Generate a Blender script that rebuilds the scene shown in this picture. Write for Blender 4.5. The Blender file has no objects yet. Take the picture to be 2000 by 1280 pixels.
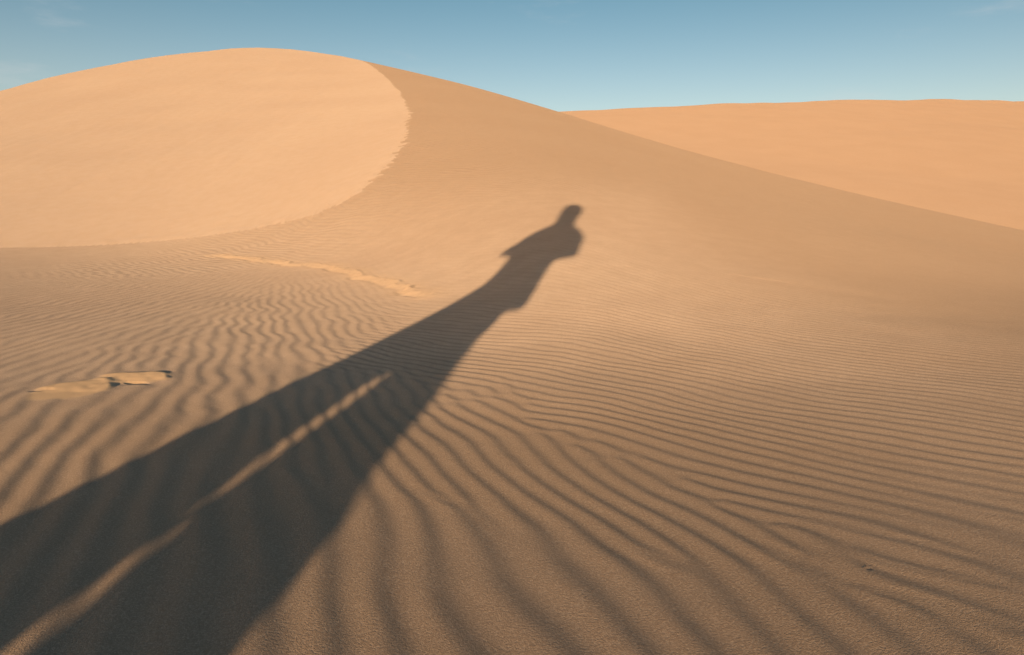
import bpy, math, random
import numpy as np
from mathutils import Vector, Matrix

C = bpy.context.scene.collection
R = math.radians

# ------------------------------------------------------------------ camera
CAM_H = 0.5
PITCH = math.atan(210/1400)
cam_d = bpy.data.cameras.new('camera')
cam = bpy.data.objects.new('camera', cam_d); C.objects.link(cam)
cam.location = (0, 0, CAM_H)
cam.rotation_euler = (math.pi/2 - PITCH, 0, 0)
cam_d.sensor_fit = 'HORIZONTAL'; cam_d.sensor_width = 36; cam_d.lens = 25.2
cam_d.clip_start = 0.02; cam_d.clip_end = 3000
bpy.context.scene.camera = cam

# ------------------------------------------------------------------ sun, sky, exposure
SUN_EL = R(8.5)
SUN_AZ = math.atan(250/1400)                  # heading of the light, east of +Y
sun_to = Vector((math.sin(SUN_AZ)*math.cos(SUN_EL), math.cos(SUN_AZ)*math.cos(SUN_EL), -math.sin(SUN_EL)))
sl = bpy.data.lights.new('sun', 'SUN'); sl.energy = 5.0; sl.angle = R(0.53); sl.color = (1.0, 0.745, 0.44)
sun = bpy.data.objects.new('sun', sl); C.objects.link(sun)
sun.rotation_euler = sun_to.to_track_quat('-Z', 'Y').to_euler()

world = bpy.data.worlds.new('World'); bpy.context.scene.world = world
world.use_nodes = True
nt = world.node_tree; N = nt.nodes; L = nt.links
for n in list(N): N.remove(n)
wo = N.new('ShaderNodeOutputWorld'); bg = N.new('ShaderNodeBackground')
sky = N.new('ShaderNodeTexSky'); sky.sky_type = 'NISHITA'; sky.sun_disc = False
sky.sun_elevation = SUN_EL; sky.sun_rotation = math.pi + SUN_AZ
sky.air_density = 1.0; sky.dust_density = 0.7; sky.ozone_density = 1.6
tint = N.new('ShaderNodeMix'); tint.data_type = 'RGBA'; tint.blend_type = 'MULTIPLY'
tint.inputs[0].default_value = 1.0
tcs = N.new('ShaderNodeTexCoord'); sxz = N.new('ShaderNodeSeparateXYZ'); L.new(tcs.outputs['Generated'], sxz.inputs[0])
ramp = N.new('ShaderNodeValToRGB'); L.new(sxz.outputs[2], ramp.inputs[0])
ramp.color_ramp.interpolation = 'EASE'
ramp.color_ramp.elements[0].position = .08; ramp.color_ramp.elements[0].color = (1.32, 1.14, 1.08, 1)
ramp.color_ramp.elements[1].position = .34; ramp.color_ramp.elements[1].color = (0.66, 0.84, 0.82, 1)
L.new(ramp.outputs[0], tint.inputs[7])
L.new(sky.outputs[0], tint.inputs[6])
# thin wisps of high cloud, low in the sky all round the horizon
tc = N.new('ShaderNodeTexCoord'); mp = N.new('ShaderNodeMapping'); mp.inputs['Scale'].default_value = (2.2, 2.2, 9.0)
mp.inputs['Location'].default_value = (0, 0, 0)
nz = N.new('ShaderNodeTexNoise'); nz.inputs['Scale'].default_value = 1.6; nz.inputs['Detail'].default_value = 6; nz.inputs['Roughness'].default_value = .6
cr = N.new('ShaderNodeMapRange'); cr.inputs['From Min'].default_value = 0.56; cr.inputs['From Max'].default_value = .80
cr.inputs['To Min'].default_value = 0; cr.inputs['To Max'].default_value = .45
cr.interpolation_type = 'SMOOTHSTEP'
L.new(tc.outputs['Generated'], mp.inputs[0]); L.new(mp.outputs[0], nz.inputs['Vector']); L.new(nz.outputs[0], cr.inputs['Value'])
cm = N.new('ShaderNodeMix'); cm.data_type = 'RGBA'; cm.inputs[7].default_value = (5, 5, 5, 1)
L.new(cr.outputs[0], cm.inputs[0]); L.new(tint.outputs[2], cm.inputs[6])
bg.inputs['Strength'].default_value = 0.15
L.new(cm.outputs[2], bg.inputs['Color']); L.new(bg.outputs[0], wo.inputs['Surface'])

vs = bpy.context.scene.view_settings
vs.view_transform = 'Standard'; vs.look = 'None'; vs.gamma = 1; vs.use_curve_mapping = False
vs.exposure = -0.17

# ------------------------------------------------------------------ helpers
def tag(o, label=None, cat=None, group=None, kind=None):
    if label: o['label'] = label
    if cat: o['category'] = cat
    if group: o['group'] = group
    if kind: o['kind'] = kind
    return o

def sstep(a, b, x):
    t = np.clip((x-a)/(b-a), 0, 1); return t*t*(3-2*t)

def perlin(x, y, seed=0):
    xi = np.floor(x).astype(np.int64); yi = np.floor(y).astype(np.int64)
    fx = x-xi; fy = y-yi
    def g(ix, iy, dx, dy):
        h = (ix*374761393 + iy*668265263 + seed*1274126177) & 0xffffffff
        h = ((h ^ (h >> 13))*1274126177) & 0xffffffff
        h = (h ^ (h >> 16)) & 0xffff
        a = h*(2*math.pi/65536)
        return np.cos(a)*dx + np.sin(a)*dy
    u = fx*fx*fx*(fx*(fx*6-15)+10); v = fy*fy*fy*(fy*(fy*6-15)+10)
    a = g(xi, yi, fx, fy); b = g(xi+1, yi, fx-1, fy)
    c = g(xi, yi+1, fx, fy-1); d = g(xi+1, yi+1, fx-1, fy-1)
    return 1.5*((a*(1-u)+b*u)*(1-v) + (c*(1-u)+d*u)*v)

def tps_fit(pts, lam):
    X = np.array(pts, float); n = len(X)
    r2 = (X[:, None, 0]-X[None, :, 0])**2 + (X[:, None, 1]-X[None, :, 1])**2
    K = .5*r2*np.log(np.maximum(r2, 1e-12)) + np.eye(n)*lam
    A = np.zeros((n+3, n+3)); Pm = np.c_[np.ones(n), X[:, :2]]
    A[:n, :n] = K; A[:n, n:] = Pm; A[n:, :n] = Pm.T
    return X[:, :2], np.linalg.solve(A, np.r_[X[:, 2], 0, 0, 0])

def tps(m, x, y):
    X, w = m; z = w[-3] + w[-2]*x + w[-1]*y
    for i in range(len(X)):
        r2 = (x-X[i, 0])**2 + (y-X[i, 1])**2
        z = z + w[i]*.5*r2*np.log(np.maximum(r2, 1e-12))
    return z

def poly_dist(line, x, y):
    """distance to a polyline, arc length of the nearest point and side (+ left of the line's direction)"""
    best = np.full(x.shape, 1e9); arc = np.zeros(x.shape); side = np.ones(x.shape)
    acc = 0.
    for (ax, ay), (bx, by) in zip(line[:-1], line[1:]):
        vx, vy = bx-ax, by-ay; ll = math.hypot(vx, vy)
        t = np.clip(((x-ax)*vx + (y-ay)*vy)/(ll*ll), 0, 1)
        d = np.hypot(x-ax-t*vx, y-ay-t*vy)
        m = d < best
        best = np.where(m, d, best); arc = np.where(m, acc+t*ll, arc)
        side = np.where(m, np.sign(vx*(y-ay) - vy*(x-ax)), side)
        acc += ll
    return best, arc, side

def inside(poly, x, y):
    c = np.zeros(x.shape, bool); n = len(poly)
    for i in range(n):
        x0, y0 = poly[i]; x1, y1 = poly[(i+1) % n]
        if y0 == y1: continue
        c ^= ((y0 > y) != (y1 > y)) & (x < (x1-x0)*(y-y0)/(y1-y0)+x0)
    return c

# ------------------------------------------------------------------ terrain shape (metres, camera stands over the origin)
SLIP_POINTS = [(-10.03,10.08,0.0611),(-9.4,10.18,0.06662),(-8.767,10.28,0.07453),(-8.085,10.35,0.08412),(-7.404,10.42,0.09759),(-7.018,10.4,0.1032),(-6.632,10.37,0.1106),(-6.259,10.37,0.1219),(-5.886,10.36,0.1373),(-5.507,10.34,0.1583),(-5.129,10.33,0.1891),(-4.73,10.25,0.2247),(-4.331,10.18,0.272),(-4.01,10.1,0.3127),(-3.689,10.02,0.3608),(-3.372,9.924,0.4118),(-3.056,9.827,0.4728),(-2.762,9.776,0.5515),(-2.468,9.725,0.6374),(-2.318,9.839,0.7324),(-2.169,9.952,0.8273),(-2.073,10.2,0.9492),(-1.978,10.46,1.067),(-1.925,10.94,1.242),(-1.872,11.41,1.408),(-1.888,12.23,1.654),(-1.904,13.04,1.891),(-2.034,14.34,2.241),(-2.164,15.63,2.587),(-2.441,17.33,3.035),(-2.717,19.03,3.486),(-3.206,21.2,4.069),(-3.694,23.36,4.663),(-4.505,26.32,5.5),(-5.316,29.28,6.353),(-6.051,31.18,6.936),(-6.786,33.08,7.527),(-7.495,33.7,7.778),(-29.27,30,3.188),(-25.74,31,4.701),(-22.02,32,6.052),(-19.22,33,7.075),(-16.26,34,7.921),(-14.13,34.5,8.277),(-12.24,34.5,8.367),(-10.27,35,8.413),(-8.204,34.31,8.017)]
TOE_LINE = [(-10.03,10.08),(-8.767,10.28),(-7.404,10.42),(-6.632,10.37),(-5.886,10.36),(-5.129,10.33),(-4.331,10.18),(-3.689,10.02),(-3.056,9.827),(-2.468,9.725),(-2.169,9.952),(-1.978,10.46),(-1.872,11.41),(-1.904,13.04),(-2.164,15.63),(-2.717,19.03),(-3.694,23.36),(-5.316,29.28),(-6.786,33.08),(-8.204,34.31)]
CREST_LINE = [(-29.27,30),(-25.74,31),(-22.02,32),(-19.22,33),(-16.26,34),(-14.13,34.5),(-12.24,34.5),(-10.27,35),(-8.204,34.31),(-7.367,33.69),(-6.548,33.02),(-5.493,32.1),(-4.246,30.97),(-3.078,29.91),(-1.991,28.97),(-0.9673,28.16),(0,27.47),(0.9283,26.87),(1.82,26.34),(2.686,25.85),(3.522,25.39),(4.727,24.72),(5.863,24.05),(6.93,23.35),(7.909,22.62),(8.807,21.85),(9.621,21.08),(10.37,20.33),(11.07,19.64),(11.97,18.83),(12.85,18.16),(13.97,17.57),(15.19,17.09)]
FAR_CREST = [(-17.46,84,11.15),(-5.88,85,12.25),(5.347,86,13.13),(18.64,90,14.02),(34.15,99,15.97),(54.53,113,18.64),(75.01,128,20.97),(100.7,146,23.6),(142.5,172,26.8),(243.8,220,29.13)]
TRACK_LINE = [(-3.719,8.598),(-3.357,8.277),(-2.893,7.814),(-2.456,7.335),(-2.047,6.837),(-1.721,6.522),(-1.482,6.2),(-1.272,5.746),(-1.031,5.338),(-0.8126,4.936),(-0.6476,4.517),(-0.5195,4.259),(-0.3464,4.021)]
STEP_LINE = [(1.671,4.323),(1.885,4.244),(2.056,4.096),(2.23,3.88),(2.323,3.506),(2.397,3.291)]

# rising flank: for every bearing t = x/y the sand stays level to FOOT(t), then climbs evenly to the brink at BRINK(t)
FOOT = [(-1.5,13.8),(-.9,13.5),(-.71,13.0),(-.57,12.2),(-.5,11.5),(-.43,10.4),(-.34,9.2),(-.257,7.9),(-.143,5.9),(-.07,4.6),(0,3.65),(.07,3.05),(.15,2.95),(.25,3.1),(.46,3.4),(.714,3.7),(1.2,4.2),(2,4.5)]
BRINK = [(-1.5,40),(-.35,37),(-.25,35),(-.143,31),(-.07,28.8),(0,27.3),(.07,26.3),(.143,25.3),(.25,24),(.36,22.5),(.46,21),(.57,19.5),(.714,18),(.9,17),(1.3,15.5),(2,14)]
SKYLINE = [(-1.5,0.2256),(-.29,0.2256),(-0.2391,0.2196),(-0.2051,0.213),(-0.1371,0.1979),(-0.0687,0.1821),(0.0,0.1635),(0.0691,0.1435),(0.1387,0.1221),(0.2438,0.0923),(0.3497,0.065),(0.4564,0.0403),(0.5637,0.0167),(0.7079,-0.014),(0.889,-0.0457),(1.3,-.09),(2,-.13)]
def soft_table(tab, width):
    t = np.linspace(-2.6, 2.6, 2601); v = np.interp(t, [a for a, _ in tab], [b for _, b in tab])
    n = int(width/.002)*2+1; k = np.hanning(n+2)[1:-1]; k /= k.sum()
    v = np.convolve(np.pad(v, n//2, 'edge'), k, 'valid')
    return lambda q: np.interp(q, t, v)
f_foot, f_brink, f_sky = soft_table(FOOT, .14), soft_table(BRINK, .14), soft_table(SKYLINE, .045)
def flank(x, y):
    t = np.clip(x/np.maximum(y, .4), -2, 2)
    y0, yb, sk = f_foot(t), f_brink(t), f_sky(t)
    m = np.maximum((.5 + sk*yb)/(yb - y0), .0)
    k = .45 + .25*y0/3
    z = m*k*np.log1p(np.exp(np.clip((y-y0)/k, -40, 60)))
    u = np.clip((x-.25)/.5, -30, 30)
    tilt = .5*np.log1p(np.exp(u)); tilt = 1.6*np.tanh(tilt/1.6)
    return z + tilt*(.070-.040*np.tanh(y/2.5))*np.exp(-np.maximum(y-1.5, 0)**3/22)*np.exp(-np.maximum(-y, 0)**2/8)
M2 = tps_fit(SLIP_POINTS, .02)
def spline(pts, k=6):
    P_ = [np.array(p[:2], float) for p in pts]; P_ = [2*P_[0]-P_[1]] + P_ + [2*P_[-1]-P_[-2]]; out = []
    for a, b_, c, d in zip(P_, P_[1:], P_[2:], P_[3:]):
        for t in np.arange(k)/k:
            out.append(tuple(.5*(2*b_+(c-a)*t+(2*a-5*b_+4*c-d)*t*t+(3*b_-a-3*c+d)*t**3)))
    return out + [tuple(P_[-2])]
CREST = spline([(-70, 20), (-45, 26)] + CREST_LINE + [(21, 11), (30, 3), (44, -10)], 5)
TOE = spline([(-60, 14), (-25, 10.6)] + TOE_LINE, 3)
SLIP_POLY = TOE + [(-14, 60), (-80, 60)]

RIPPLES = [(-18, 0.078), (-46, 0.051), (-3, 0.075), (-38, 0.063), (-36, 0.11), (-19, 0.064), (-21, 0.054)]

def terrain(x, y, grid=None):
    out = {}
    z1 = flank(x, y)
    z1 = z1*(1-sstep(3, 12, -y))
    r = np.hypot(x, y)
    # --- which sand: avalanche face or wind-rippled flank
    d, arc, _ = poly_dist(TOE, x, y)
    s = np.where(inside(SLIP_POLY, x, y), d, -d)
    px = 1400*x/np.maximum(y, .1)
    rag = sstep(-600, -430, px)*sstep(20.5, 17, y)
    tongues = perlin(arc/.30+.25*d, d/1.4, 11)*(.6+perlin(arc/1.5, 0*arc, 16)) + .8*perlin(arc/.14, d/.8, 12) + .3*perlin(arc/.09, d/.5, 13)
    sr = s + rag*tongues*0.18*(1+0*d) + .10*perlin(arc/1.7, d/9, 14)*sstep(30, 24, y)
    w = sstep(-.05, .07, sr)
    z2 = tps(M2, x, y)
    z = np.where(s > 0, z2, z1)
    z = z + .010*(w-(s > 0))*sstep(.9, .2, np.abs(s))     # tongues stand a little proud, bites lie a little low
    # low ragged lip of slumped sand along the foot of the face
    lip = np.exp(-((sr-.10)/.11)**2)*(.5+.9*perlin(arc/.22, d/.3, 15))
    z = z + .018*lip*sstep(-1060, -700, px)*sstep(19, 15, y)*w
    cl = np.exp(-((sr-.75)/.30)**2)*sstep(.05, .6, perlin(arc/.5, d/.5, 17))
    z = z + .012*cl*sstep(-1000, -600, px)*sstep(16, 12, y)
    z = z + (.05*perlin(x/3.1, y/2.3, 18) + .010*perlin(x/.45+.03*y, y/3.5, 19) + .004*perlin(x/.2, y/1.2, 20))*w*sstep(.2, 3, s)
    out['slip'] = w
    # --- fall away behind the brink
    dc, ac, sd = poly_dist(CREST, x, y)
    beyond = np.where(sd > 0, dc, -dc)
    k = .10
    sp = k*np.log1p(np.exp(np.clip(beyond/k, -40, 40)))
    drop = .62*sp
    z = z - drop
    z = np.where(beyond > 0, np.maximum(z, np.minimum(-1.2 + .3*perlin(x/14, y/14, 5), z+drop)), z)
    far = sstep(36, 60, r)
    z = z*(1-far) + far*(-1.2 + .8*perlin(x/40, y/40, 6))
    flat = (1-w)*(1-far)
    z = z + flat*(.008*perlin(x/1.3, y/1.3, 21)*sstep(8, 3, r) + .003*perlin(x/.45, y/.45, 22)*sstep(7, 3, r) + .012*perlin(x/4.5, y/4.5, 23)*sstep(6, 12, r))*sstep(.3, 2, r)
    # --- wind ripples: blended wave trains whose summed phase leaves the usual forks and dead ends
    wx = .045*perlin(x/.42, y/.42, 31) + (.016*perlin(x/.16, y/.16, 32) + .005*perlin(x/.07, y/.07, 36))*(1-.6*sstep(2.4, 1.2, y)*sstep(-1.2, -.6, x))
    wx = wx*(1-.55*sstep(2.6, 4.5, y)*sstep(-1.0, .6, x))
    W = ripple_weights(x, y)
    tot = np.zeros(x.shape, complex); ampl = np.zeros(x.shape)
    nrm = sum(v[0] for v in W)+1e-6
    for (wt, am), (az, lam) in zip(W, RIPPLES):
        a = math.radians(az); nx, ny = math.cos(a), -math.sin(a)
        ph = 2*math.pi/lam*(x*nx + y*ny + wx*(lam/.08)**.5)
        e = 1 + (.9 if lam > .07 else 1.0)*(perlin(x/.33+az, y/.45, 41) + 1j*perlin(x/.33, y/.45+az, 42))*(1-.55*sstep(2.6, 4.5, y)*sstep(-1.0, .6, x))
        tot += wt/nrm*np.exp(1j*ph)*e
        ampl += wt/nrm*am
    mag = np.abs(tot); phi = np.angle(tot)
    amp = ampl*sstep(.05, .60, mag)*(1+.25*perlin(x/.7, y/.7, 44))
    if grid is not None:
        # crests crowd together near the forks: keep them low where they are too close to stand at full height
        g = tot.reshape(grid); gx_ = x.reshape(grid); gy_ = y.reshape(grid)
        k2 = np.zeros(grid)
        for ax in (0, 1):
            dphi = np.angle(np.roll(g, -1, ax)*np.conj(g)); ds_ = np.hypot(np.roll(gx_, -1, ax)-gx_, np.roll(gy_, -1, ax)-gy_)+1e-6
            k2 += (dphi/ds_)**2
        kk = np.sqrt(k2); lam_w = sum(v[0]*l for v, (_, l) in zip(W, RIPPLES)).reshape(grid)/nrm.reshape(grid)
        lim = np.clip(1.15*(2*math.pi/np.maximum(lam_w, .03))/np.maximum(kk, 1), 0, 1)**1.6
        for _ in range(2):
            lim = (np.roll(lim, 1, 0)+2*lim+np.roll(lim, -1, 0))/4; lim = (np.roll(lim, 1, 1)+2*lim+np.roll(lim, -1, 1))/4
        amp = amp*lim.ravel()
    skew = sum(v[0]*k for v, k in zip(W, (.06, .15, .12, .18, .10, .05, .10)))/nrm
    rip = np.sin(phi) - skew*np.sin(2*phi)
    # --- old footprint, its smooth hollow breaks the ripples
    calm = np.ones(x.shape); dent = np.zeros(x.shape)
    def hollow(cx, cy, ax, ay, rot, depth, rim):
        c, s_ = math.cos(rot), math.sin(rot)
        u = ((x-cx)*c+(y-cy)*s_)/ax; v = (-(x-cx)*s_+(y-cy)*c)/ay
        q = np.sqrt(u*u+v*v)+.12*perlin(u*1.7, v*1.7, 51)
        body = sstep(1.08, .80, q)
        return body, -depth*body + rim*np.exp(-((q-1.12)/.16)**2)*np.clip(.35+.65*v, 0, 1)
    def scoop(cx, cy, ax, ay, rot, low, high):
        """sand pushed up by a heel: a smooth ramp that rises away from the near edge and breaks off behind"""
        c, s_ = math.cos(rot), math.sin(rot)
        u = ((x-cx)*c+(y-cy)*s_)/ax; v = (-(x-cx)*s_+(y-cy)*c)/ay
        q = np.sqrt(u*u+v*v)+.20*perlin(u*1.3+3, v*1.3, 52)+.06*perlin(u*4, v*4, 53)
        body = sstep(1.12, .80-.25*np.clip(v, 0, 1), q)
        dip = low*np.exp(-(u*u*.8+(v+.85)**2*2.2))
        return body, dip + body*(high*np.clip(.5+.55*v, 0, 1)+.0012*perlin(u*3, v*3, 54))
    b1, h1 = scoop(-1.300, 2.080, .115, .140, .10, -.007, .0085)
    b2, h2 = scoop(-1.205, 2.240, .130, .085, -.16, -.002, .0085)
    b3, h3 = hollow(-1.385, 2.06, .035, .016, .18, .003, .0)
    b5, h5 = hollow(-1.160, 2.165, .045, .013, -.25, .006, .0)
    crumb = np.exp(-(((x+1.25)/.20)**2+((y-2.20)/.17)**2)**2)
    dent += np.maximum(h1, h2*(h2 > 0)) + np.minimum(h2, 0) + h3 + h5 + crumb*(.0010*perlin(x/.035, y/.04, 91)+.0016*perlin(x/.09, y/.10, 92))
    calm *= 1-.85*np.clip(np.maximum(b1, b2)+.4*crumb, 0, 1)
    b4, h4 = hollow(.490, .925, .007, .004, .5, .0005, .0010); dent += h4
    # --- churned track: far edge of each scuff stands proud
    dt, at_, st = poly_dist(TRACK_LINE, x, y); q = np.where(st > 0, dt, -dt)
    q = q + .06*perlin(at_/.35, 0*at_, 55) + .03*perlin(at_/.11, 0*at_, 56)
    L_ = 5.751
    endf = sstep(0, .5, at_)*sstep(L_, L_-.35, at_)
    lump = .65+.6*perlin(at_/.30, q/.15, 57)+.35*perlin(at_/.09, q/.06, 58)
    wd = .055 + .012*perlin(at_/.4, 0*at_, 59)
    sc = np.exp(-((q-wd*.6)/(wd*.55))**2)*lump*.017*(.55+.6*perlin(at_/.8, 0*at_, 62)+.5*perlin(at_/.16, q/.1, 63)) - np.exp(-((q+wd*.9)/(wd*.6))**2)*.012*(.6+perlin(at_/.3, 0*at_, 60))
    dent += sc*endf
    dent += endf*np.exp(-((q-.02)/.085)**2)*(.011*np.abs(perlin(x/.07, y/.09, 64))+.008*np.abs(perlin(x/.15, y/.2, 65)))*sstep(-.3, .3, perlin(at_/.4, 0*at_, 67)+.15)
    calm *= 1-.8*endf*np.exp(-(q/.14)**2)
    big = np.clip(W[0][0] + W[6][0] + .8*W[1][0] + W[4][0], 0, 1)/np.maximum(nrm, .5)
    big = np.maximum(np.clip(big*sstep(3.2, 1.2, r), 0, 1), .85*np.maximum(sstep(.3, 2.4, x), sstep(.0, 1.3, z)))*(1+.3*perlin(x/.6, y/.6, 66)*sstep(5, 2, r))  # coarse grains nearby, plus painted dimming near, on the right and upslope
    out['coarse_shade'] = np.clip(big, 0, 1)*calm*(1-w)
    out['track'] = endf*np.exp(-(q/.12)**2)
    # faint wind-scour step on the right
    ds, as_, ss = poly_dist(STEP_LINE, x, y); qs = np.where(ss > 0, ds, -ds)
    dent += .0022*np.tanh(qs/.07)*np.exp(-(ds/.35)**2)
    amp = amp*calm*(1-w)
    geo = sstep(9.5, 6.0, r)
    out['z'] = z + dent + amp*geo*rip
    out['crest'] = .5+.5*np.sin(phi+.6)*np.clip(amp/.0020, 0, 1)*geo  # phase shifted so the dark tone falls on each ripple's shaded side
    out['bump_amp'] = (1-w)*(1-far)*(1-geo)*sstep(-5.5, -2.5, x)*(1-sstep(14, 30, r)*.3)
    out['warp'] = wx + .10*perlin(x/1.1, y/1.1, 61)
    out['smooth'] = np.maximum(b1, b2)
    return out

def ripple_weights(x, y):
    n1 = .25*perlin(x/.5, y/.5, 71)+.12*perlin(x/.2, y/.2, 72)
    # line that parts the broad near ripples from the finer transverse ones on the right
    bx = .02 + .38*(1.92-y) + n1
    right = sstep(-.10, .14, x-bx)*sstep(5.2, 3.0, y)
    up = sstep(1.75, 2.35, y + .25*x + n1)
    east = np.maximum(right, up*sstep(-.75, -.25, x + .10*(y-2)+n1*.5))
    far_e = sstep(2.4, 4.2, y)*east
    west = sstep(1.7, 2.9, y + n1*2)*sstep(-.75, -1.6, x+.10*y)*(1-east)
    mess = sstep(1.55, 1.0, y + .3*(x-.6) + n1)*sstep(.30, .62, x+n1)
    a = np.clip(1-east-west, 0, 1)
    fade = 1-.7*sstep(3.6, 8.5, y)
    mid = sstep(1.9, 3.0, y + .3*n1)
    close = np.maximum(sstep(1.30, .92, y + .25*(x-.1) + .8*n1), sstep(-.45, -.75, x + .5*n1))
    return [(a*(1-mid)*close, 0.0016*(1-.3*sstep(1.2, 2.4, y))),
            (east*(1-far_e)*(1-.75*mess), 0.0009),
            (west, 0.001*fade),
            (far_e, 0.0007*fade),
            (mess*east*.9, 0.001),
            (a*mid, 0.001*fade),
            (a*(1-mid)*(1-close), 0.001)]

# ------------------------------------------------------------------ ground grid, finer towards the view
th = np.concatenate([np.linspace(-180, -60, 90, endpoint=False), np.linspace(-60, -39, 60, endpoint=False),
                     np.linspace(-39, 39, 860, endpoint=False),
                     np.linspace(39, 60, 60, endpoint=False), np.linspace(60, 180, 90, endpoint=False)])
rr = [.001, .05, .12, .2, .3, .4, .5]
rr = list(rr) + list(np.exp(np.linspace(math.log(.56), math.log(9.0), 800)))
rr += list(np.linspace(9.0, 13.0, 75)[1:]) + list(np.linspace(13.0, 24.0, 130)[1:]) + list(np.linspace(24, 37, 60)[1:])
rr += list(np.exp(np.linspace(math.log(37), math.log(1600), 34)))[1:]
rr = np.array(rr); nt_, nr = len(th), len(rr)
T, RR = np.meshgrid(np.radians(th), rr)
X = (RR*np.sin(T)).ravel(); Y = (RR*np.cos(T)).ravel()
G = terrain(X, Y, T.shape)

def grid_mesh(name, X, Y, G, quads, mat):
    used, inv = np.unique(quads.ravel(), return_inverse=True)
    me = bpy.data.meshes.new(name)
    co = np.empty((len(used), 3), np.float32); co[:, 0] = X[used]; co[:, 1] = Y[used]; co[:, 2] = G['z'][used]
    me.vertices.add(len(used)); me.vertices.foreach_set('co', co.ravel())
    nq = len(quads)
    me.loops.add(nq*4); me.loops.foreach_set('vertex_index', inv.astype(np.int32).ravel())
    me.polygons.add(nq)
    me.polygons.foreach_set('loop_start', np.arange(0, nq*4, 4, dtype=np.int32))
    me.polygons.foreach_set('loop_total', np.full(nq, 4, np.int32))
    me.polygons.foreach_set('use_smooth', np.ones(nq, bool))
    for k in ('bump_amp', 'warp', 'crest', 'smooth', 'track', 'coarse_shade'):
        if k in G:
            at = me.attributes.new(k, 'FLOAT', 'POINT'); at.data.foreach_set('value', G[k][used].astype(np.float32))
    me.update(calc_edges=True)
    me.materials.append(mat)
    o = bpy.data.objects.new(name, me); C.objects.link(o)
    return o

i = np.arange(nr-1)[:, None]; j = np.arange(nt_)[None, :]; j2 = (j+1) % nt_
Q = np.stack([i*nt_+j, i*nt_+j2, (i+1)*nt_+j2, (i+1)*nt_+j], -1).reshape(-1, 4)
Q = Q[:, ::-1]
sl_q = G['slip'][Q].mean(1) > .5

# ------------------------------------------------------------------ sand materials
def sand(name, base, dark, light, grain, ripples):
    m = bpy.data.materials.new(name); m.use_nodes = True
    t = m.node_tree; N = t.nodes; L = t.links
    for n in list(N): N.remove(n)
    o = N.new('ShaderNodeOutputMaterial'); d = N.new('ShaderNodeBsdfDiffuse'); d.inputs['Roughness'].default_value = 1.0
    L.new(d.outputs[0], o.inputs['Surface'])
    tc = N.new('ShaderNodeTexCoord')
    def noise(scale, detail, rough=.5):
        n = N.new('ShaderNodeTexNoise'); n.inputs['Scale'].default_value = scale
        n.inputs['Detail'].default_value = detail; n.inputs['Roughness'].default_value = rough
        L.new(tc.outputs['Object'], n.inputs['Vector']); return n.outputs[0]
    def mr(v, a, b, c, e):
        n = N.new('ShaderNodeMapRange'); n.inputs[1].default_value = a; n.inputs[2].default_value = b
        n.inputs[3].default_value = c; n.inputs[4].default_value = e; L.new(v, n.inputs[0]); return n.outputs[0]
    def math_(op, a, b):
        n = N.new('ShaderNodeMath'); n.operation = op
        for k, v in enumerate((a, b)):
            if isinstance(v, (int, float)): n.inputs[k].default_value = v
            else: L.new(v, n.inputs[k])
        return n.outputs[0]
    def mix(f, a, b):
        n = N.new('ShaderNodeMix'); n.data_type = 'RGBA'
        if isinstance(f, (int, float)): n.inputs[0].default_value = f
        else: L.new(f, n.inputs[0])
        for k, v in ((6, a), (7, b)):
            if isinstance(v, tuple): n.inputs[k].default_value = v
            else: L.new(v, n.inputs[k])
        return n.outputs[2]
    def attr(k):
        n = N.new('ShaderNodeAttribute'); n.attribute_name = k; return n.outputs['Fac']
    broad = mr(noise(.35, 3), .35, .65, 0, 1)
    patch = mr(noise(5.5, 4, .6), .3, .7, 0, 1)
    col = mix(math_('MULTIPLY', broad, .5), base, light)
    col = mix(math_('MULTIPLY', patch, .22), col, dark)
    g1 = noise(grain, 2, .7); g2 = noise(grain*2.6, 1)
    speck = math_('ADD', math_('MULTIPLY', g1, .6), math_('MULTIPLY', g2, .4))
    if ripples:
        # dark specks slightly stronger on the ripples' shaded side, shade painted into the colour
        tr = mr(attr('crest'), .0, 1, .85, -.15)
        col = mix(math_('MULTIPLY', attr('coarse_shade'), 0.72), col, (0.335, 0.218, 0.145, 1))  # coarse-grain colour that also carries the painted dimming
        amt = math_('MULTIPLY', mr(speck, .42, .60, 0, 1), math_('ADD', .52, math_('MULTIPLY', tr, .03)))
        col = mix(amt, col, dark)
        col = mix(math_('MULTIPLY', mr(speck, .50, .36, 0, 1), .35), col, light)
        col = mix(math_('MULTIPLY', math_('MAXIMUM', attr('smooth'), math_('MULTIPLY', attr('track'), .45)), .8), col, (0.64, 0.416, 0.25, 1))
    else:
        col = mix(mr(speck, .40, .62, 0, .25), col, dark)
    L.new(col, d.inputs['Color'])
    b = N.new('ShaderNodeBump'); b.inputs['Strength'].default_value = .9; b.inputs['Distance'].default_value = 1.0
    h = math_('MULTIPLY', speck, 0.0017)
    if ripples:
        sx = N.new('ShaderNodeSeparateXYZ'); L.new(tc.outputs['Object'], sx.inputs[0])
        def wave(az, lam, amp):
            a = math.radians(az)
            u = math_('ADD', math_('MULTIPLY', sx.outputs[0], math.cos(a)), math_('MULTIPLY', sx.outputs[1], -math.sin(a)))
            u = math_('ADD', u, attr('warp'))
            ph = math_('MULTIPLY', u, 2*math.pi/lam)
            return math_('MULTIPLY', math_('SINE', ph, 0), amp)
        wv = wave(-42, .085, 0.0028)
        patchy = mr(noise(.35, 2), .35, .65, .55, 1.15)
        h = math_('ADD', h, math_('MULTIPLY', math_('MULTIPLY', wv, attr('bump_amp')), patchy))
    L.new(h, b.inputs['Height']); L.new(b.outputs[0], d.inputs['Normal'])
    return m

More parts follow.
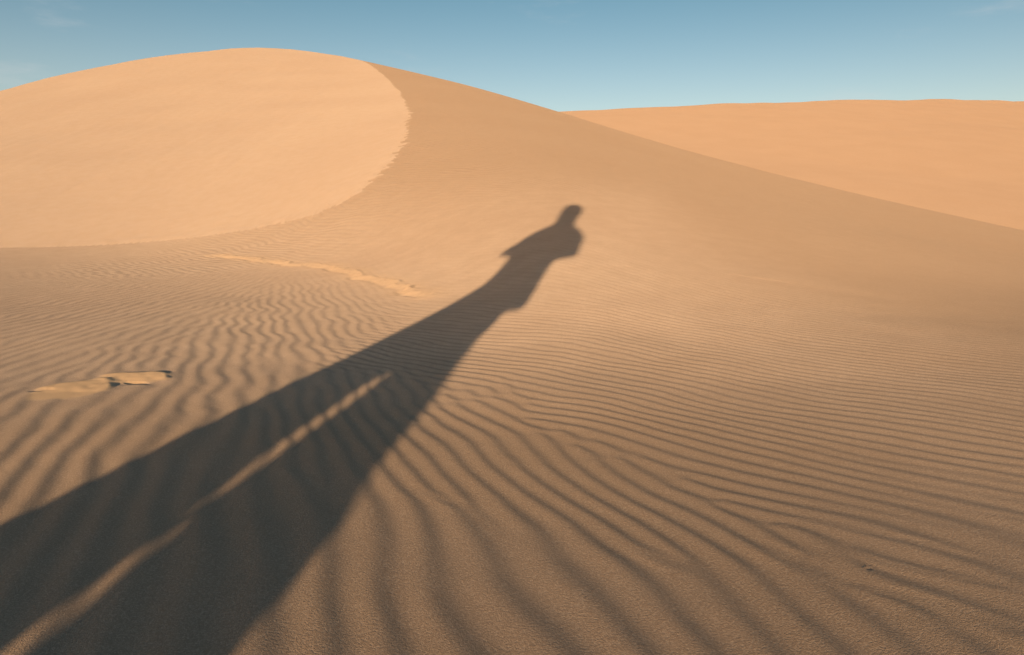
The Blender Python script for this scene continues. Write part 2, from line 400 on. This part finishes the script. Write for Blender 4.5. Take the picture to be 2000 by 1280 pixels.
m_rip = sand('rippled_sand', (0.53, 0.373, 0.285, 1), (0.25, 0.167, 0.119, 1), (0.62, 0.454, 0.35, 1), 300, True)
m_slip = sand('loose_sand', (0.505, 0.362, 0.288, 1), (0.42, 0.281, 0.175, 1), (0.55, 0.405, 0.325, 1), 260, False)
m_far = sand('distant_sand', (0.452, 0.298, 0.212, 1), (0.365, 0.238, 0.168, 1), (0.485, 0.325, 0.235, 1), 60, False)

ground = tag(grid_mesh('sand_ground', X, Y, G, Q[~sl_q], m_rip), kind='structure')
dune = tag(grid_mesh('sand_dune', X, Y, G, Q[sl_q], m_slip), kind='structure')

# ------------------------------------------------------------------ dune beyond the flank on the right
FC = np.array(FAR_CREST)
u = np.linspace(-60, 190, 320); v = np.concatenate([np.linspace(-105, 0, 110), np.linspace(0, 60, 30)[1:]])
U, V = np.meshgrid(u, v)
cy = np.interp(U, FC[:, 0], FC[:, 1]); cz = np.interp(U, FC[:, 0], FC[:, 2])
def smooth_interp(xq, xs, ys):
    t = np.linspace(xs[0]-40, xs[-1]+40, 400); yy = np.interp(t, xs, ys)
    k = np.hanning(31); k /= k.sum(); ys_ = np.convolve(np.pad(yy, 15, 'edge'), k, 'valid')
    return np.interp(xq, t, ys_)
cy = smooth_interp(U, FC[:, 0], FC[:, 1]); cz = smooth_interp(U, FC[:, 0], FC[:, 2])
FX = U; FY = cy + V
face = np.where(V < 0, cz + 0.25*V, cz - .5*V)
rnd = -.3*np.exp(-np.abs(V)/1.2)
FZ = np.maximum(face + rnd, -1.5) + .22*perlin(FX/17, FY/13, 81) + .9*perlin(FX/45, FY/30, 84)*sstep(-2, -14, V) + .10*perlin(FX/7+FY/11, FY/9, 83)*sstep(-1, -5, V) + .06*perlin(FX/4, FY/4, 82)
FZ = FZ + .25
ii = np.arange(len(v)-1)[:, None]; jj = np.arange(len(u)-1)[None, :]; nu = len(u)
FQ = np.stack([ii*nu+jj, ii*nu+jj+1, (ii+1)*nu+jj+1, (ii+1)*nu+jj], -1).reshape(-1, 4)
FZ = FZ - 3*sstep(5, 0, U+60) - 3*sstep(-103, -105, V)
far_dune = tag(grid_mesh('sand_dune', FX.ravel(), FY.ravel(), {'z': FZ.ravel()}, FQ, m_far), kind='structure')

# ------------------------------------------------------------------ the person whose shadow lies on the sand
def cloth(name, c, rough=.85, scale=300):
    m = bpy.data.materials.new(name); m.use_nodes = True
    t = m.node_tree; b = t.nodes['Principled BSDF']; b.inputs['Roughness'].default_value = rough
    n = t.nodes.new('ShaderNodeTexNoise'); n.inputs['Scale'].default_value = scale; n.inputs['Detail'].default_value = 3
    r = t.nodes.new('ShaderNodeMix'); r.data_type = 'RGBA'
    r.inputs[6].default_value = (c[0]*.8, c[1]*.8, c[2]*.8, 1); r.inputs[7].default_value = (min(1, c[0]*1.2), min(1, c[1]*1.2), min(1, c[2]*1.2), 1)
    t.links.new(n.outputs[0], r.inputs[0]); t.links.new(r.outputs[2], b.inputs['Base Color'])
    bp = t.nodes.new('ShaderNodeBump'); bp.inputs['Strength'].default_value = .3; bp.inputs['Distance'].default_value = .002
    t.links.new(n.outputs[0], bp.inputs['Height']); t.links.new(bp.outputs[0], b.inputs['Normal'])
    return m

class Form:
    def __init__(s): s.v = []; s.f = []
    def ring(s, rings, n=20):
        """closed loft; each ring = (centre, vector a, vector b)"""
        base = len(s.v)
        for c, a, b in rings:
            c, a, b = Vector(c), Vector(a), Vector(b)
            for k in range(n):
                t = 2*math.pi*k/n; s.v.append(tuple(c + a*math.cos(t) + b*math.sin(t)))
        for r in range(len(rings)-1):
            for k in range(n):
                p = base+r*n+k; q = base+r*n+(k+1) % n
                s.f.append((p, q, q+n, p+n))
        s.f.append(tuple(base+k for k in reversed(range(n))))
        s.f.append(tuple(base+(len(rings)-1)*n+k for k in range(n)))
    def stack(s, rows):                       # rows: z, cx, cy, half width, half depth
        s.ring([((cx, cy, z), (hw, 0, 0), (0, hd, 0)) for z, cx, cy, hw, hd in rows], 28)
    def tube(s, pts, rad, n=14, flat=1.0, side=None):
        P_ = [Vector(p) for p in pts]; rings = []
        ref = Vector(side) if side else Vector((.13, .21, 1))
        for k, p in enumerate(P_):
            d = (P_[min(k+1, len(P_)-1)] - P_[max(k-1, 0)]).normalized()
            a = d.cross(ref).normalized(); b = d.cross(a).normalized()
            rings.append((p, a*rad[k], b*rad[k]*flat))
        s.ring(rings, n)
    def ball(s, c, rx, ry, rz, n=20, m=12, tilt=0):
        rings = []
        for k in range(m+1):
            t = math.pi*(k+.02 if k == 0 else (k-.02 if k == m else k))/m
            z = -math.cos(t)*rz; r = math.sin(t)
            ox = z*math.tan(tilt)
            rings.append(((c[0]+ox, c[1], c[2]+z), (rx*r, 0, 0), (0, ry*r, 0)))
        s.ring(rings, n)
    def build(s, name, mat, parent, voxel, smooth=2):
        me = bpy.data.meshes.new(name); me.from_pydata(s.v, [], s.f); me.update()
        me.materials.append(mat)
        o = bpy.data.objects.new(name, me); C.objects.link(o); o.parent = parent
        r = o.modifiers.new('remesh', 'REMESH'); r.mode = 'VOXEL'; r.voxel_size = voxel; r.use_smooth_shade = True
        if smooth:
            k = o.modifiers.new('smooth', 'SMOOTH'); k.factor = .5; k.iterations = smooth
        return o

m_skin = cloth('skin', (.42, .24, .16), .55, 40)
m_jacket = cloth('jacket_cloth', (.05, .055, .06))
m_trouser = cloth('trouser_cloth', (.06, .055, .045))
m_hair = cloth('hair', (.02, .014, .01), .6, 160)
m_shoe = cloth('shoe_leather', (.09, .06, .04), .6, 90)

PX, PY = math.cos(SUN_AZ)*-.74 + math.sin(SUN_AZ)*-1.9, -math.sin(SUN_AZ)*-.74 + math.cos(SUN_AZ)*-1.9
gz = float(terrain(np.array([PX]), np.array([PY]))['z'][0])
person = bpy.data.objects.new('person', None); C.objects.link(person)
person.location = (PX, PY, gz - .004); person.rotation_euler = (0, 0, -SUN_AZ)
tag(person, 'person in loose jacket and wide trousers whose long shadow stretches up the sand', 'person')

b = Form()
b.stack([(.80, -.08, 0, .125, .09), (.90, -.05, 0, .13, .09), (1.02, .0, 0, .125, .09), (1.15, .03, 0, .14, .10), (1.30, .06, 0, .155, .11),
         (1.40, .09, 0, .165, .10), (1.47, .11, -.005, .12, .075), (1.52, .125, -.005, .075, .07), (1.58, .14, .0, .062, .062), (1.74, .142, .01, .066, .064)])
HB = len(b.v)
# head: skull, jaw, nose, brow, lips, ears
b.ball((.158, .0, 1.715), .070, .088, .088, tilt=.12)
b.stack([(1.615, .145, .045, .030, .030), (1.64, .147, .040, .047, .048), (1.69, .152, .03, .060, .062), (1.73, .157, .02, .062, .064)])
b.tube([(.156, .090, 1.735), (.154, .104, 1.712), (.153, .112, 1.695), (.153, .098, 1.688)], [.007, .009, .013, .010])
b.tube([(.128, .082, 1.742), (.156, .092, 1.740), (.186, .082, 1.742)], [.009, .010, .009], flat=.7)
b.tube([(.133, .090, 1.660), (.151, .098, 1.662), (.169, .090, 1.660)], [.005, .009, .005], flat=.8)
for sx in (-1, 1):
    b.tube([(.156+sx*.068, .0, 1.680), (.158+sx*.078, -.006, 1.705), (.160+sx*.076, -.004, 1.730)], [.008, .012, .009], flat=1.4)
for k in range(HB, len(b.v)): b.v[k] = (b.v[k][0]-.018-.10*(b.v[k][2]-1.715), b.v[k][1], b.v[k][2]+.085)
# legs
b.tube([(.0, 0, .82), (.085, .02, .50), (.20, .0, .28), (.27, -.01, .09)], [.07, .055, .05, .036])
b.tube([(-.16, 0, .82), (-.17, .03, .50), (-.14, .01, .28), (-.11, 0, .09)], [.07, .058, .05, .036])
b.tube([(.27, -.05, .05), (.275, .05, .045), (.285, .15, .035)], [.03, .034, .026], flat=.8)
b.tube([(-.11, -.04, .05), (-.115, .06, .045), (-.12, .16, .035)], [.03, .034, .026], flat=.8)
# arms and clasped hands with five fingers each
ARM_R = [(.24, 0, 1.44), (.275, .005, 1.34), (.285, .01, 1.25), (.22, .13, 1.235), (.135, .245, 1.235)]
ARM_L = [(-.01, 0, 1.43), (-.09, -.01, 1.36), (-.165, -.01, 1.285), (-.07, .13, 1.25), (.02, .235, 1.235)]
for arm in (ARM_R, ARM_L): b.tube(arm, [.052, .046, .042, .036, .026])
def hand(wrist, d, side, down):
    w = Vector(wrist); d = Vector(d).normalized(); side = Vector(side).normalized(); down = Vector(down).normalized()
    b.tube([w, w+d*.04, w+d*.085], [.026, .030, .028], flat=.55, side=side)
    for k, ln in enumerate((.066, .076, .070, .054)):
        p0 = w + d*.070 + down*(-.030+.020*k)
        p1 = p0 + d*ln*.45 + side*.004; p2 = p1 + (d*.6+side*.8).normalized()*ln*.32; p3 = p2 + (side*.95-d*.2).normalized()*ln*.30
        b.tube([p0-d*.02, p0, p1, p2, p3], [.0085, .009, .0085, .0078, .006], n=10)
    p0 = w + d*.030 - down*.022
    b.tube([p0, p0-down*.022+d*.022+side*.008, p0-down*.026+d*.048+side*.018, p0-down*.020+d*.068+side*.024], [.013, .011, .0098, .007], n=10)
hand((.135, .245, 1.235), (-.62, .42, .05), (-.45, -.85, 0), (0, 0, -1))
hand((.02, .235, 1.225), (.62, .50, .02), (.45, -.85, 0), (0, 0, -1))
b.build('body', m_skin, person, .006, 2)

j = Form()
j.stack([(.855, -.025, 0, .215, .150), (.87, -.02, 0, .228, .155), (.90, -.012, 0, .218, .150), (1.00, .014, 0, .186, .135), (1.10, .03, 0, .171, .125), (1.24, .05, 0, .172, .130),
         (1.34, .078, 0, .182, .130), (1.41, .10, -.005, .190, .118), (1.47, .116, -.008, .192, .106), (1.515, .128, -.008, .166, .096), (1.55, .128, -.004, .124, .086), (1.585, .136, 0, .092, .078), (1.615, .142, 0, .082, .076), (1.64, .141, 0, .074, .072)])
j.tube([(.225, 0, 1.465), (.272, .005, 1.39), (.283, .01, 1.265), (.225, .12, 1.235), (.150, .225, 1.235)], [.086, .076, .066, .055, .044])
j.tube([(.0, 0, 1.440), (-.075, -.01, 1.37), (-.150, -.01, 1.300), (-.075, .12, 1.255), (.005, .215, 1.240)], [.078, .062, .052, .050, .044])
j.tube([(-.120, -.01, 1.325), (-.185, -.015, 1.285), (-.218, -.018, 1.268)], [.050, .026, .010])
j.build('jacket', m_jacket, person, .008, 3)

t = Form()
t.stack([(.60, -.19, 0, .118, .135), (.68, -.13, 0, .185, .145), (.74, -.10, 0, .215, .145), (.82, -.085, 0, .202, .14), (.92, -.06, 0, .178, .13), (1.0, -.03, 0, .15, .12)])
t.stack([(.085, .265, 0, .080, .10), (.20, .245, 0, .100, .12), (.38, .178, 0, .122, .13), (.445, .138, 0, .1360, .13), (.48, .115, 0, .120, .135), (.57, .079, 0, .111, .135), (.66, .03, 0, .104, .135), (.75, .0, 0, .10, .13)])
t.stack([(.085, -.105, .0, .085, .10), (.22, -.12, 0, .125, .125), (.38, -.130, 0, .155, .135), (.50, -.167, 0, .128, .135), (.60, -.195, 0, .122, .135), (.72, -.19, 0, .12, .135)])
t.build('trousers', m_trouser, person, .008, 2)

h = Form()
h.ball((.165, -.014, 1.732), .088, .102, .108, tilt=.02)
h.stack([(1.535, .142, -.050, .070, .035), (1.57, .146, -.048, .080, .045), (1.62, .150, -.042, .084, .055), (1.66, .156, -.035, .086, .065), (1.71, .162, -.03, .088, .078)])
h.tube([(.10, .055, 1.775), (.16, .072, 1.790), (.215, .055, 1.778)], [.018, .022, .018])
h.tube([(.15, -.07, 1.68), (.147, -.062, 1.64)], [.05, .03])
h.v = [(a-.024-.10*(d-1.73), c, d+.085) for a, c, d in h.v]
h.build('hair', m_hair, person, .007, 2)
for cx, cy in ((.275, 0), (-.115, .01)):
    s_ = Form()
    s_.ring([((cx, cy-.085+yy, hz/2+.0), (hw, 0, 0), (0, 0, hz/2+.003)) for yy, hw, hz in ((0, .022, .05), (.012, .036, .085), (.06, .042, .115), (.12, .043, .10), (.18, .048, .075), (.235, .045, .058), (.268, .028, .042), (.276, .012, .03))], 20)
    s_.build('shoe', m_shoe, person, .006, 1)
